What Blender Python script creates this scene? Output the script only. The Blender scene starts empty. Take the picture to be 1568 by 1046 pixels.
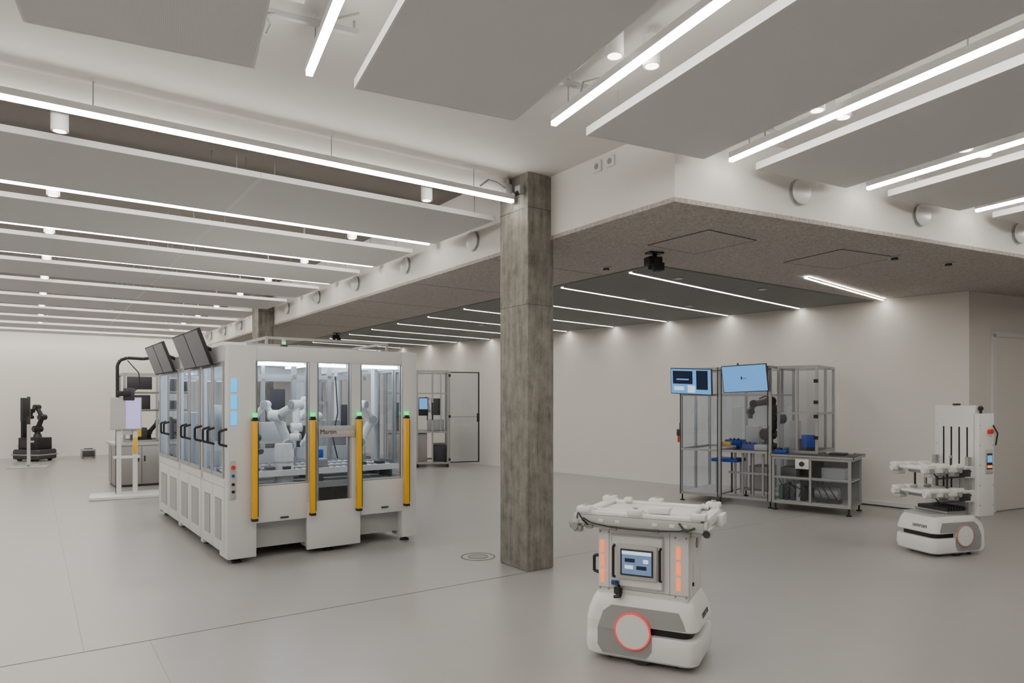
import bpy, bmesh, math, random
from mathutils import Vector, Matrix
random.seed(4)
D=math.radians
AA,AB,AC=D(35.1),D(26.2),D(43.4)
# ------------------------------------------------------------------ materials
def mat(name,col,rough=.5,metal=0,emis=None,es=0,noise=0,nscale=8,bump=0,bscale=40,spec=.5):
    m=bpy.data.materials.new(name); m.use_nodes=True
    nt=m.node_tree; N=nt.nodes; L=nt.links; p=N['Principled BSDF']
    p.inputs['Base Color'].default_value=(*col,1); p.inputs['Roughness'].default_value=rough
    p.inputs['Metallic'].default_value=metal; p.inputs['Specular IOR Level'].default_value=spec
    if emis: p.inputs['Emission Color'].default_value=(*emis,1); p.inputs['Emission Strength'].default_value=es
    if noise or bump:
        tc=N.new('ShaderNodeTexCoord')
    if noise:
        n=N.new('ShaderNodeTexNoise'); n.inputs['Scale'].default_value=nscale; n.inputs['Detail'].default_value=2
        L.new(tc.outputs['Object'],n.inputs['Vector'])
        r=N.new('ShaderNodeValToRGB'); r.color_ramp.elements[0].position=.3; r.color_ramp.elements[1].position=.7
        r.color_ramp.elements[0].color=(*[c*(1-noise) for c in col],1); r.color_ramp.elements[1].color=(*[min(1,c*(1+noise)) for c in col],1)
        L.new(n.outputs['Fac'],r.inputs[0]); L.new(r.outputs[0],p.inputs['Base Color'])
        if bump:
            b=N.new('ShaderNodeBump'); b.inputs['Strength'].default_value=bump; b.inputs['Distance'].default_value=.01
            L.new(n.outputs['Fac'],b.inputs['Height']); L.new(b.outputs[0],p.inputs['Normal'])
    return m
def glassmat(name,tint=(.9,.95,1),refl=.08):
    m=bpy.data.materials.new(name); m.use_nodes=True; nt=m.node_tree; N=nt.nodes; L=nt.links
    N.remove(N['Principled BSDF']); o=N['Material Output']
    t=N.new('ShaderNodeBsdfTransparent'); t.inputs[0].default_value=(*tint,1)
    g=N.new('ShaderNodeBsdfGlossy'); g.inputs['Roughness'].default_value=.02; g.inputs[0].default_value=(.9,.93,1,1)
    x=N.new('ShaderNodeMixShader'); x.inputs[0].default_value=refl
    L.new(t.outputs[0],x.inputs[1]); L.new(g.outputs[0],x.inputs[2]); L.new(x.outputs[0],o.inputs[0]); return m
M={}
M['wall']=mat('wall_paint',(.79,.755,.71),.75)
M['ceil']=mat('ceiling_paint',(.74,.72,.69),.75)
M['band']=mat('band_paint',(.84,.815,.78),.7)
M['void']=mat('void_ceiling',(.17,.15,.13),.9)
M['wool']=mat('wood_wool_board',(.45,.415,.38),.95,noise=.22,nscale=40,bump=.5)
M['darkc']=mat('dark_acoustic_ceiling',(.24,.24,.232),.95,noise=.08,nscale=60)
M['white']=mat('white_coated_metal',(.78,.775,.76),.38)
M['cellw']=mat('work_cell_white_enamel',(.74,.74,.735),.35)
M['plast']=mat('white_plastic',(.84,.835,.82),.32)
M['grey']=mat('grey_plastic',(.32,.32,.32),.45)
M['lgrey']=mat('light_grey_metal',(.50,.50,.495),.45)
M['alu']=mat('anodised_aluminium',(.42,.42,.42),.38,.7)
M['steel']=mat('brushed_steel',(.36,.345,.33),.4,.6)
M['black']=mat('black_rubber',(.012,.012,.013),.5)
M['dgrey']=mat('dark_grey_metal',(.035,.035,.04),.45)
M['yellow']=mat('safety_yellow',(.95,.50,.006),.4)
M['blue']=mat('blue_tray',(.008,.06,.40),.4)
M['red']=mat('red_button',(.7,.03,.02),.4)
M['ring']=mat('red_light_ring',(.7,.04,.04),.4,emis=(1,.05,.06),es=.6)
M['ringw']=mat('pale_light_ring',(.6,.28,.26),.4)
M['orange']=mat('orange_led',(.9,.22,.08),.4,emis=(1,.20,.06),es=1.15)
M['green']=mat('green_led',(.02,.7,.2),.4,emis=(.0,1,.18),es=1.2)
M['cyan']=mat('cyan_led',(.02,.45,.9),.4,emis=(.0,.42,1),es=1.3)
M['pcb']=mat('green_electronics',(.04,.10,.07),.5)
M['glass']=glassmat('clear_polycarbonate',(.93,.95,.97),.05)
M['glassb']=glassmat('blueish_glass',(.86,.91,.97),.07)
M['led']=mat('luminaire_diffuser',(1,1,1),.5,emis=(1,.95,.87),es=34)
M['led2']=mat('recessed_diffuser',(1,1,1),.5,emis=(1,.95,.87),es=29)
M['ledc']=mat('cell_led_diffuser',(1,1,1),.5,emis=(.84,.92,1),es=17)
M['down']=mat('downlight_lens',(1,1,1),.5,emis=(1,.92,.8),es=9)
M['seam']=mat('floor_seam',(.11,.105,.10),.6)
M['seaml']=mat('floor_seam_light',(.29,.28,.27),.5)
M['lilac']=mat('lilac_panel',(.5,.45,.75),.4,emis=(.52,.46,.95),es=.5)
M['cable']=mat('dark_cable',(.05,.05,.05),.6)
M['panelp']=mat('panel_underside',(.66,.655,.645),.7)
def perf():
    m=mat('perforated_panel',(.7,.7,.69),.7); nt=m.node_tree;N=nt.nodes;L=nt.links;p=N['Principled BSDF']
    tc=N.new('ShaderNodeTexCoord'); v=N.new('ShaderNodeTexVoronoi'); v.inputs['Scale'].default_value=110; v.inputs['Randomness'].default_value=0
    L.new(tc.outputs['Object'],v.inputs['Vector'])
    r=N.new('ShaderNodeValToRGB'); r.color_ramp.elements[0].position=.18; r.color_ramp.elements[1].position=.34
    r.color_ramp.elements[0].color=(.54,.537,.53,1); r.color_ramp.elements[1].color=(.76,.757,.745,1)
    L.new(v.outputs['Distance'],r.inputs[0]); L.new(r.outputs[0],p.inputs['Base Color']); return m
M['perf']=perf()
def floorm():
    m=mat('polished_resin_floor',(.35,.33,.31),.33); nt=m.node_tree;N=nt.nodes;L=nt.links;p=N['Principled BSDF']
    tc=N.new('ShaderNodeTexCoord')
    n=N.new('ShaderNodeTexNoise'); n.inputs['Scale'].default_value=.9; n.inputs['Detail'].default_value=5; n.inputs['Roughness'].default_value=.6
    L.new(tc.outputs['Object'],n.inputs['Vector'])
    r=N.new('ShaderNodeValToRGB'); r.color_ramp.elements[0].position=.3; r.color_ramp.elements[1].position=.7
    r.color_ramp.elements[0].color=(.352,.340,.330,1); r.color_ramp.elements[1].color=(.390,.376,.364,1)
    L.new(n.outputs['Fac'],r.inputs[0]); L.new(r.outputs[0],p.inputs['Base Color'])
    r2=N.new('ShaderNodeMapRange'); r2.inputs['To Min'].default_value=.27; r2.inputs['To Max'].default_value=.36
    L.new(n.outputs['Fac'],r2.inputs[0]); L.new(r2.outputs[0],p.inputs['Roughness']); p.inputs['Specular IOR Level'].default_value=.75; return m
M['floor']=floorm()
def concrete():
    m=mat('cast_concrete',(.3,.28,.24),.85); nt=m.node_tree;N=nt.nodes;L=nt.links;p=N['Principled BSDF']
    tc=N.new('ShaderNodeTexCoord'); mp=N.new('ShaderNodeMapping'); mp.inputs['Scale'].default_value=(9,9,.9); L.new(tc.outputs['Object'],mp.inputs[0])
    n=N.new('ShaderNodeTexNoise'); n.inputs['Scale'].default_value=2.2; n.inputs['Detail'].default_value=8; n.inputs['Roughness'].default_value=.7; L.new(mp.outputs[0],n.inputs[0])
    n2=N.new('ShaderNodeTexNoise'); n2.inputs['Scale'].default_value=6; n2.inputs['Detail'].default_value=9; n2.inputs['Roughness'].default_value=.75; L.new(tc.outputs['Object'],n2.inputs[0])
    mx=N.new('ShaderNodeMath'); mx.operation='ADD'; L.new(n.outputs['Fac'],mx.inputs[0]); L.new(n2.outputs['Fac'],mx.inputs[1])
    r=N.new('ShaderNodeValToRGB'); e=r.color_ramp.elements; e[0].position=.36; e[1].position=.64
    e[0].color=(.125,.118,.10,1); e[1].color=(.37,.35,.31,1)
    hv=N.new('ShaderNodeMath'); hv.operation='MULTIPLY'; hv.inputs[1].default_value=.5; L.new(mx.outputs[0],hv.inputs[0])
    L.new(hv.outputs[0],r.inputs[0]); L.new(r.outputs[0],p.inputs['Base Color'])
    b=N.new('ShaderNodeBump'); b.inputs['Strength'].default_value=.9; b.inputs['Distance'].default_value=.025
    L.new(hv.outputs[0],b.inputs['Height']); L.new(b.outputs[0],p.inputs['Normal']); return m
M['conc']=concrete()
M['scr']=mat('blue_screen',(.05,.1,.2),.25,emis=(.13,.38,.80),es=1.0)
M['scrd']=mat('dark_screen',(.01,.012,.02),.25,emis=(.01,.02,.06),es=.4)
M['scrw']=mat('screen_window',(.5,.6,.7),.3,emis=(.6,.78,1),es=.9)
M['scrg']=mat('control_screen',(.1,.14,.2),.2,emis=(.12,.19,.34),es=.9)
M['blk']=mat('matt_black_monitor',(.018,.018,.02),.6)

# ------------------------------------------------------------------ mesh builder
class MB:
    def __init__(s): s.bm=bmesh.new(); s.mats=[]; s.M=Matrix.Identity(4)
    def mi(s,m):
        m=M[m] if isinstance(m,str) else m
        if m not in s.mats: s.mats.append(m)
        return s.mats.index(m)
    def _v(s,p): return s.bm.verts.new(s.M@Vector(p))
    def _f(s,vs,i):
        f=s.bm.faces.new(vs); f.material_index=i; f.smooth=True; return f
    def box(s,x0,x1,y0,y1,z0,z1,m,bev=0,seg=2):
        i=s.mi(m); x0,x1=sorted((x0,x1)); y0,y1=sorted((y0,y1)); z0,z1=sorted((z0,z1))
        v=[s._v(p) for p in [(x0,y0,z0),(x1,y0,z0),(x1,y1,z0),(x0,y1,z0),(x0,y0,z1),(x1,y0,z1),(x1,y1,z1),(x0,y1,z1)]]
        fs=[s._f([v[k] for k in q],i) for q in [(0,3,2,1),(4,5,6,7),(0,1,5,4),(1,2,6,5),(2,3,7,6),(3,0,4,7)]]
        if bev:
            es=list({e for f in fs for e in f.edges})
            r=bmesh.ops.bevel(s.bm,geom=es,offset=bev,segments=seg,profile=.5,affect='EDGES')
            for f in r['faces']: f.material_index=i; f.smooth=True
        return s
    def rod(s,p0,p1,r,m,seg=14,r2=None,cap=True):
        i=s.mi(m); p0=Vector(p0);p1=Vector(p1); d=(p1-p0)
        if d.length<1e-6: return s
        q=d.to_track_quat('Z','Y'); r2=r if r2 is None else r2
        A=[];B=[]
        for k in range(seg):
            a=2*math.pi*k/seg; o=Vector((math.cos(a),math.sin(a),0))
            A.append(s._v(p0+q@(o*r))); B.append(s._v(p1+q@(o*r2)))
        for k in range(seg):
            j=(k+1)%seg; s._f([A[k],A[j],B[j],B[k]],i)
        if cap: s._f(A[::-1],i); s._f(B,i)
        return s
    def path(s,pts,r,m,seg=8):
        for a,b in zip(pts[:-1],pts[1:]): s.rod(a,b,r,m,seg)
        return s
    def sph(s,c,r,m,n=10):
        i=s.mi(m); g=bmesh.ops.create_uvsphere(s.bm,u_segments=n*2,v_segments=n,radius=r,matrix=s.M@Matrix.Translation(Vector(c)))
        for v in g['verts']:
            for f in v.link_faces: f.material_index=i; f.smooth=True
        return s
    def prism(s,pts,ax,lo,hi,m):
        i=s.mi(m)
        def P(p,t): return {'z':(p[0],p[1],t),'y':(p[0],t,p[1]),'x':(t,p[0],p[1])}[ax]
        A=[s._v(P(p,lo)) for p in pts]; B=[s._v(P(p,hi)) for p in pts]; n=len(pts)
        fs=[s._f(A,i),s._f(B[::-1],i)]
        for k in range(n): fs.append(s._f([A[k],B[k],B[(k+1)%n],A[(k+1)%n]],i))
        bmesh.ops.recalc_face_normals(s.bm,faces=fs); return s
    def loft(s,secs,m,n=7):
        i=s.mi(m); rings=[]
        for (z,hx,hy,r,cx,cy) in secs:
            ring=[]
            for (sx,sy,a0) in [(1,1,0),(-1,1,90),(-1,-1,180),(1,-1,270)]:
                for k in range(n):
                    a=D(a0+90*k/(n-1)); ring.append(s._v((cx+sx*(hx-r)+r*math.cos(a),cy+sy*(hy-r)+r*math.sin(a),z)))
            rings.append(ring)
        L=len(rings[0])
        for A,B in zip(rings[:-1],rings[1:]):
            for k in range(L): s._f([A[k],A[(k+1)%L],B[(k+1)%L],B[k]],i)
        s._f(rings[0][::-1],i); s._f(rings[-1],i); return s
    def ring(s,c,r,t,ax,m,seg=40,w=.01):
        i=s.mi(m); q=Vector(ax).to_track_quat('Z','Y'); c=Vector(c); V=[]
        for k in range(seg):
            a=2*math.pi*k/seg; o=Vector((math.cos(a),math.sin(a),0))
            V.append([s._v(c+q@(o*(r-t))),s._v(c+q@(o*r)),s._v(c+q@(o*r+Vector((0,0,w)))),s._v(c+q@(o*(r-t)+Vector((0,0,w))))])
        for k in range(seg):
            A=V[k];B=V[(k+1)%seg]
            for j in range(4): s._f([A[j],A[(j+1)%4],B[(j+1)%4],B[j]],i)
        return s
    def frame(s,x0,x1,y0,y1,z0,z1,t,m):
        for x in (x0,x1-t):
            for y in (y0,y1-t): s.box(x,x+t,y,y+t,z0,z1,m)
        for z in (z0,z1-t):
            for y in (y0,y1-t): s.box(x0+t,x1-t,y,y+t,z,z+t,m)
            for x in (x0,x1-t): s.box(x,x+t,y0+t,y1-t,z,z+t,m)
        return s
    def finish(s,name,rot=0,loc=(0,0,0),parent=None,recenter=True):
        me=bpy.data.meshes.new(name); bmesh.ops.recalc_face_normals(s.bm,faces=s.bm.faces)
        c=Vector((0,0,0))
        if recenter:
            xs=[v.co for v in s.bm.verts]
            lo=Vector([min(v[k] for v in xs) for k in range(3)]); hi=Vector([max(v[k] for v in xs) for k in range(3)])
            c=(lo+hi)/2; c.z=lo.z
            bmesh.ops.translate(s.bm,verts=s.bm.verts,vec=-c)
        s.bm.to_mesh(me); s.bm.free()
        for m in s.mats: me.materials.append(m)
        try: me.set_sharp_from_angle(angle=D(32))
        except Exception: pass
        o=bpy.data.objects.new(name,me); bpy.context.collection.objects.link(o)
        R=Matrix.Rotation(rot,3,'Z'); o.location=Vector(loc)+R@c; o.rotation_euler=(0,0,rot)
        if parent: o.parent=parent
        return o
def W(b,a,rot): return (b*math.cos(rot)-a*math.sin(rot), b*math.sin(rot)+a*math.cos(rot))
def add_text(txt,size,matrix,m,name,parent):
    cu=bpy.data.curves.new(name,'FONT'); cu.body=txt; cu.size=size; cu.extrude=.0008
    o=bpy.data.objects.new(name,cu); bpy.context.collection.objects.link(o); cu.materials.append(M[m])
    o.matrix_world=matrix; bpy.context.view_layer.update()
    dg=bpy.context.evaluated_depsgraph_get(); me=bpy.data.meshes.new_from_object(o.evaluated_get(dg))
    bpy.data.objects.remove(o)
    q=bpy.data.objects.new(name,me); bpy.context.collection.objects.link(q); q.matrix_world=matrix
    q.parent=parent; q.matrix_parent_inverse=parent.matrix_world.inverted(); return q
def worldm(rot,loc,local):
    return Matrix.Translation(Vector(loc))@Matrix.Rotation(rot,4,'Z')@local

# ------------------------------------------------------------------ room shell
K=(1.215,5.10); Cn=(6.2,9.26)
P1=(12.6,12.45); P2=(12.6,-6); P3=(-11,-6); P4=W(-6,22.7,AA); P5=(-6.775,22.99)
def wall(name,p,q,z1=4.0,th=.15,m='wall',z0=0):
    p=Vector((*p,0));q=Vector((*q,0)); d=q-p; L=d.length; a=math.atan2(d.y,d.x)
    mb=MB(); mb.box(0,L,0,th,z0,z1,m); return mb.finish(name,a,p)
wall('wall_right',P5,Cn); wall('wall_entrance',Cn,P1); wall('wall_east',P1,P2); wall('wall_south',P2,P3); wall('wall_west',P3,P4); wall('wall_far',P4,P5)
mb=MB(); mb.prism([P2,P3,P4,P5,Cn,P1],'z',-.12,0,'floor'); mb.finish('floor',recenter=False)
V4=(K[0]+14*math.cos(AB),K[1]+14*math.sin(AB)); kb,ka=3.93,5.25
V1=W(-16,ka,AA); V2=W(kb,ka,AA)
mb=MB(); mb.prism([V1,V2,K,V4,(16,-6.2),(-16,-6.2)],'z',3.62,3.85,'ceil'); mb.finish('ceiling',recenter=False)
mb=MB(); mb.box(-16,3.93,5.25,24,3.85,4.0,'void'); mb.finish('ceiling_void',AA)
mb=MB(); mb.box(-14,3.92,5.25,5.30,3.42,3.62,'ceil'); mb.box(-14,3.92,5.29,5.31,3.42,3.84,'void'); mb.finish('trim_1',AA)
far=W(kb,24,AA); farr=W(24,24,AA)
mb=MB(); mb.prism([K,far,farr,V4],'z',3.07,4.0,'band'); mb.finish('ceiling_bulkhead',recenter=False)
def off(p,q):  return (p[0]+q[0],p[1]+q[1])
kk=(K[0]-.004,K[1]-.006)
mb=MB(); mb.prism([kk,W(kb-.004,24,AA),farr,off(V4,(0,-.004))],'z',3.035,3.07,'wool'); mb.finish('ceiling_soffit',recenter=False)
e1=W(5.54,5.21,AA)
t=(10.85-(e1[0]*math.cos(AC)+e1[1]*math.sin(AC)))/(math.cos(AA)*math.cos(AC)+math.sin(AA)*math.sin(AC))
e2=(e1[0]+t*math.cos(AA),e1[1]+t*math.sin(AA))
mb=MB(); mb.prism([e1,W(5.54,22.6,AA),(P5[0]+.02,P5[1]-.1),e2],'z',3.022,3.035,'darkc'); mb.finish('ceiling_inlay',recenter=False)
def hatch(name,c,sx,sy,rot):
    mb=MB(); w=.007
    mb.box(-sx,sx,-sy,-sy+w,3.030,3.035,'dgrey'); mb.box(-sx,sx,sy-w,sy,3.030,3.035,'dgrey'); mb.box(-sx,-sx+w,-sy,sy,3.030,3.035,'dgrey'); mb.box(sx-w,sx,-sy,sy,3.030,3.035,'dgrey')
    mb.box(-sx+w,sx-w,-sy+w,sy-w,3.031,3.035,'wool'); mb.finish(name,rot,(c[0],c[1],0))
hatch('ceiling_hatch',(1.78,6.42),.34,.36,AA); hatch('ceiling_hatch',(3.45,7.2),.42,.36,AB)
mb=MB()
for a in (6.0,7.8,9.6,11.4,13.2): mb.box(3.95,5.53,a,a+.004,3.033,3.035,'seam')
mb.finish('trim_2',AA)
def base(name,p,q):
    p=Vector((*p,0));q=Vector((*q,0)); d=q-p
    mb=MB(); mb.box(0,d.length,-.015,0,0,.07,'white'); mb.finish(name,math.atan2(d.y,d.x),p)
base('baseboard_right',P5,Cn); base('baseboard_far',P4,P5)
mb=MB(); mb.box(.5,.57,-.035,-.003,0,2.48,'white'); mb.box(1.62,1.69,-.035,-.003,0,2.48,'white'); mb.box(.5,1.69,-.035,-.003,2.44,2.51,'white')
mb.box(.57,1.62,-.015,-.003,.01,2.44,'wall'); mb.box(1.50,1.53,-.06,-.015,.98,1.0,'alu'); mb.rod((1.50,-.06,.99),(1.38,-.06,.99),.01,'alu')
de=math.atan2(P1[1]-Cn[1],P1[0]-Cn[0]); mb.finish('door_1',de,(*Cn,0)); base('baseboard_entrance',Cn,(Cn[0]+.5*math.cos(de),Cn[1]+.5*math.sin(de)))
mb=MB(); mb.box(-6,3.66,4.955,4.963,0,.0012,'seam'); mb.finish('floor_joint',AA)
mb=MB(); mb.box(4.0,8.5,5.25,5.256,0,.0012,'seaml'); mb.finish('floor_joint',AA)
for b,a0,a1 in ((.26,4.96,21),(.62,-1,4.95),(-1.6,4.96,21)):
    mb=MB(); mb.box(b,b+.004,a0,a1,0,.0008,'seaml'); mb.finish('floor_joint',AA)
mb=MB(); mb.ring((0,0,0),.17,.012,(0,0,1),'seam',w=.002); mb.ring((0,0,0),.10,.006,(0,0,1),'seam',w=.002); mb.rod((0,0,0),(0,0,.0015),.09,'seaml',24); mb.finish('floor_outlet',0,(-.337,6.78,0))
def column(name,b0,a0,z1=3.62):
    mb=MB(); mb.box(b0,b0+.30,a0,a0+.45,0,z1,'conc',bev=.012)
    for z in (2.42,3.30):
        mb.box(b0-.0015,b0+.3015,a0-.0015,a0+.4515,z,z+.004,'dgrey')
    return mb.finish(name,AA)
column('concrete_column',3.66,4.96); column('concrete_column',3.62,13.8,3.85)
def vent(name,x,y,z,rot):
    mb=MB(); mb.rod((0,0,0),(0,-.03,0),.088,'grey',24); mb.rod((0,-.03,0),(0,-.045,0),.102,'plast',36); mb.rod((0,-.045,0),(0,-.055,0),.102,'plast',36,r2=.085)  # neck coloured grey to deepen the shadow gap behind the disc
    mb.rod((0,0,0),(0,-.005,0),.110,'lgrey',36)
    mb.finish(name,rot,(x,y,z),recenter=False)
for a in (6.3,7.93,9.57,11.23,12.9,14.8,16.4,18.0,19.6):
    x,y=W(3.93,a,AA); vent('round_air_vent',x,y,3.275,AA-math.pi/2)
for b in (4.64,6.23,7.83,9.4,11.0):
    x,y=W(b,4.04,AB); vent('round_air_vent',x,y,3.275,AB)
# luminaires
def luminaire_x(name,x0,x1,y,z,ztop,rot,wires):
    mb=MB(); mb.box(x0,x1,y-.018,y+.018,z,z+.026,'led'); mb.box(x0,x1,y-.021,y+.021,z+.026,z+.07,'white')
    mb.box(x0-.004,x0,y-.021,y+.021,z,z+.07,'white'); mb.box(x1,x1+.004,y-.021,y+.021,z,z+.07,'white')
    for w in wires: mb.rod((w,y,z+.07),(w,y,ztop),.004,'grey',6); mb.rod((w,y,ztop-.02),(w,y,ztop),.015,'white',10)
    mb.finish(name,rot)
def luminaire_y(name,y0,y1,x,z,ztop,rot,wires):
    mb=MB(); mb.box(x-.018,x+.018,y0,y1,z,z+.026,'led'); mb.box(x-.021,x+.021,y0,y1,z+.026,z+.07,'white')
    for w in wires: mb.rod((x,w,z+.07),(x,w,ztop),.004,'grey',6); mb.rod((x,w,ztop-.02),(x,w,ztop),.015,'white',10)
    mb.finish(name,rot)
LA=[5.14,7.10,8.72,10.38,12.08,13.9,15.7,17.4,19.1,20.8,22.2]
for k,a in enumerate(LA):
    x1=3.62 if k==0 else (3.50 if k==5 else 3.80)
    luminaire_x('linear_pendant_light',-9 if k<5 else -5.4,x1,a,3.37,3.62 if k==0 else 3.85,AA,(-3,-1.2,.32,1.9,3.2))
def downl(name,x,y,z,ztop,rot,r=.052):
    px,py=W(x,y,rot); mb=MB(); mb.rod((0,0,z),(0,0,z+.16),r,'white',20); mb.rod((0,0,z-.002),(0,0,z),r*.75,'down',12); mb.rod((0,0,z+.16),(0,0,ztop),.01,'white',8); mb.finish(name,0,(px,py,0))
for k,a in enumerate(LA[:9]):
    for b in (.15,2.9): downl('ceiling_downlight',b,a+(.32 if k==0 else .11),3.345,3.85,AA)
def panel(name,x0,x1,y0,y1,z,ztop,rot,m='perf',th=.055):
    mb=MB(); mb.box(x0+.012,x1-.012,y0+.012,y1-.012,z,z+.02,m)
    for q in ((x0,x1,y0,y0+.012),(x0,x1,y1-.012,y1),(x0,x0+.012,y0+.012,y1-.012),(x1-.012,x1,y0+.012,y1-.012)): mb.box(*q,z-.001,z+th,'white')
    mb.box(x0+.012,x1-.012,y0+.012,y1-.012,z+.02,z+th-.005,'white')
    for x in (x0+.15,x1-.15):
        for y in (y0+.15,y1-.15): mb.rod((x,y,z+th),(x,y,ztop),.004,'grey',6)
    mb.finish(name,rot)
for k,a in enumerate(LA[:-1]):
    s0=a+(.50 if k==0 else .34); s1=LA[k+1]-.22
    for (b0,b1) in ((1.503,3.76),(-1.4,1.50),(-4.4,-1.403),(-8,-4.403)):
        if b0<-5 and k>4: continue
        panel('acoustic_ceiling_panel',b0,b1,s0,s1,3.335,3.85,AA,'panelp',.045)
LB=[-4.05,-2.48,-.90,.67,2.245,3.80,5.37,6.94,8.51,10.08]  # outermost rows lie out of view, added as fill light
for i,b in enumerate(LB):
    luminaire_y('linear_pendant_light',-1.6 if i<4 else .6,3.94,b,3.37,3.62,AB,(3.75,2.2))
    panel('acoustic_ceiling_panel',b+.25,b+1.28,-.2,3.93,3.345,3.62,AB)
    panel('acoustic_ceiling_panel',b+.25,b+1.28,-4.2,-.21,3.345,3.62,AB)
    if i>=3:
        for a in (3.05,.9): 
            downl('ceiling_downlight',b-.13,a,3.40,3.62,AB,.05); downl('ceiling_downlight',b+.12,a,3.40,3.62,AB,.05)
        mb=MB(); mb.box(b-.30,b-.26,-2,3.7,3.55,3.59,'lgrey'); mb.box(b-.29,b+.22,3.70,3.73,3.54,3.57,'lgrey')
        for x in (b-.28,b+.2): mb.rod((x,3.715,3.57),(x,3.715,3.615),.006,'grey')
        pts=[(b-.28+.06*math.sin(t*1.7),3.72-.12*math.sin(t*1.1)-.02*t,3.54-.10*math.sin(t*.52)) for t in range(0,7)]
        mb.path(pts,.006,'grey'); mb.path([(b+.0,3.6,3.45),(b+.05,3.65,3.55),(b+.2,3.6,3.60)],.006,'grey'); mb.box(b-.22,b-.1,3.35,3.5,3.52,3.60,'lgrey')
        mb.finish('cable_tray',AB)
for k in range(14):
    a=3.51+1.24*k
    b0={0:8.16}.get(k,6.37+.2*(k-1)); 
    mb=MB(); mb.box(b0,10.80,a-.022,a+.022,3.013,3.0215,'led2'); mb.box(b0-.01,10.81,a-.03,a-.022,3.008,3.0215,'white'); mb.box(b0-.01,10.81,a+.022,a+.03,3.008,3.0215,'white'); mb.finish('recessed_linear_light',AC)
for (x,y) in ((2.0,8.2),(1.9,9.9),(3.3,9.0),(.4,11.5),(2.75,10.6),(-.6,13.3)):
    mb=MB(); mb.rod((0,0,3.012),(0,0,3.022),.07,'grey',24); mb.rod((0,0,3.008),(0,0,3.012),.04,'white',16); mb.finish('ceiling_spotlight',0,(x,y,0))
for (x,y) in ((3.95,7.05),(4.7,7.35),(1.05,7.6)):
    mb=MB(); mb.rod((0,0,3.02),(0,0,3.035),.06,'lgrey',24); mb.rod((0,0,3.0),(0,0,3.02),.035,'dgrey',16); mb.finish('smoke_detector',0,(x,y,0))
for (x,y) in ((1.43,6.85),(-3.85,15.0)):
    mb=MB(); mb.box(-.08,.08,-.05,.05,3.02,3.035,'black'); mb.rod((0,0,2.95),(0,0,3.02),.025,'black'); mb.box(-.09,.06,-.06,.06,2.90,2.985,'black',.008); mb.box(.0,.085,-.055,.05,2.85,2.93,'blk',.008); mb.rod((-.02,-.06,2.94),(-.02,-.085,2.94),.03,'blk'); mb.rod((-.05,0,2.93),(-.05,0,2.86),.02,'black')
    mb.finish('ceiling_depth_camera',.3,(x,y,0))
mb=MB(); mb.box(3.58,3.655,5.19,5.24,3.46,3.56,'lgrey',.006); mb.rod((3.62,5.21,3.56),(3.62,5.21,3.61),.02,'steel'); mb.path([(3.6,5.20,3.5),(3.5,5.21,3.55),(3.4,5.21,3.56),(3.3,5.2,3.48)],.008,'steel'); mb.finish('junction_box',AA)
mb=MB(); mb.box(3.60,3.655,5.0,5.08,3.42,3.5,'grey',.006); mb.rod((3.55,5.03,3.40),(3.655,5.05,3.46),.022,'dgrey'); mb.finish('security_camera',AA)
for a in (4.11,4.27):
    mb=MB(); mb.box(3.905,3.925,a,a+.09,3.485,3.575,'white',.004); mb.rod((3.906,a+.045,3.53),(3.902,a+.045,3.53),.025,'grey'); mb.finish('wall_socket',AA)

# ------------------------------------------------------------------ articulated arm
def arm(mb,pts,r,mc,mj,base_r=None):
    pts=[Vector(p) for p in pts]
    br=base_r or r*1.4
    mb.rod(pts[0],pts[0]+Vector((0,0,r*1.2)),br,mj,18,r2=br*.85)
    n=len(pts)
    for k in range(n-1):
        rr=r*(1-.11*k); 
        mb.rod(pts[k],pts[k+1],rr,mc,16,r2=rr*.88)
    for k in range(1,n):
        rr=r*(1.32-.13*k); d=(pts[k]-pts[k-1]); ax=Vector((-d.y,d.x,0)) if (abs(d.x)+abs(d.y))>1e-3 else Vector((.3,1,0))
        ax.normalize(); mb.rod(pts[k]-ax*rr*1.15,pts[k]+ax*rr*1.15,rr,mc,18); mb.rod(pts[k]-ax*rr*1.35,pts[k]-ax*rr*1.15,rr*.8,mj,18); mb.rod(pts[k]+ax*rr*1.15,pts[k]+ax*rr*1.35,rr*.8,mj,18)

# ------------------------------------------------------------------ big work cell
CR=D(36.5); CL=(-2.67,6.41,0); LEN=3.6; Wd=2.0; H=2.08
mb=MB(); T=.04
mb.box(0,.264,0,T,.05,H,'cellw',.004); mb.box(1.822,Wd,0,T,.05,H,'cellw',.004)
mb.box(.264,1.822,0,T,1.93,H,'cellw',.003)
for x0,x1 in ((.777,.871),(1.222,1.339)): mb.box(x0,x1,0,T,.45,1.93,'cellw')
mb.box(.264,.777,0,T,.37,.735,'cellw',.003); mb.box(1.339,1.822,0,T,.34,.713,'cellw',.003); mb.box(.76,1.33,-.003,T,.05,.527,'cellw',.003)
mb.box(.80,1.29,.04,.30,.05,.37,'cellw'); mb.box(.0,.24,.04,.3,.05,.37,'cellw'); mb.box(1.85,Wd,.04,.3,.05,.37,'cellw')
mb.box(.24,1.85,.16,.19,.10,.42,'lgrey')
for x in (.52,1.60): mb.box(x-.03,x+.05,-.02,0,.395,.41,'dgrey',.003)
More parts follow.
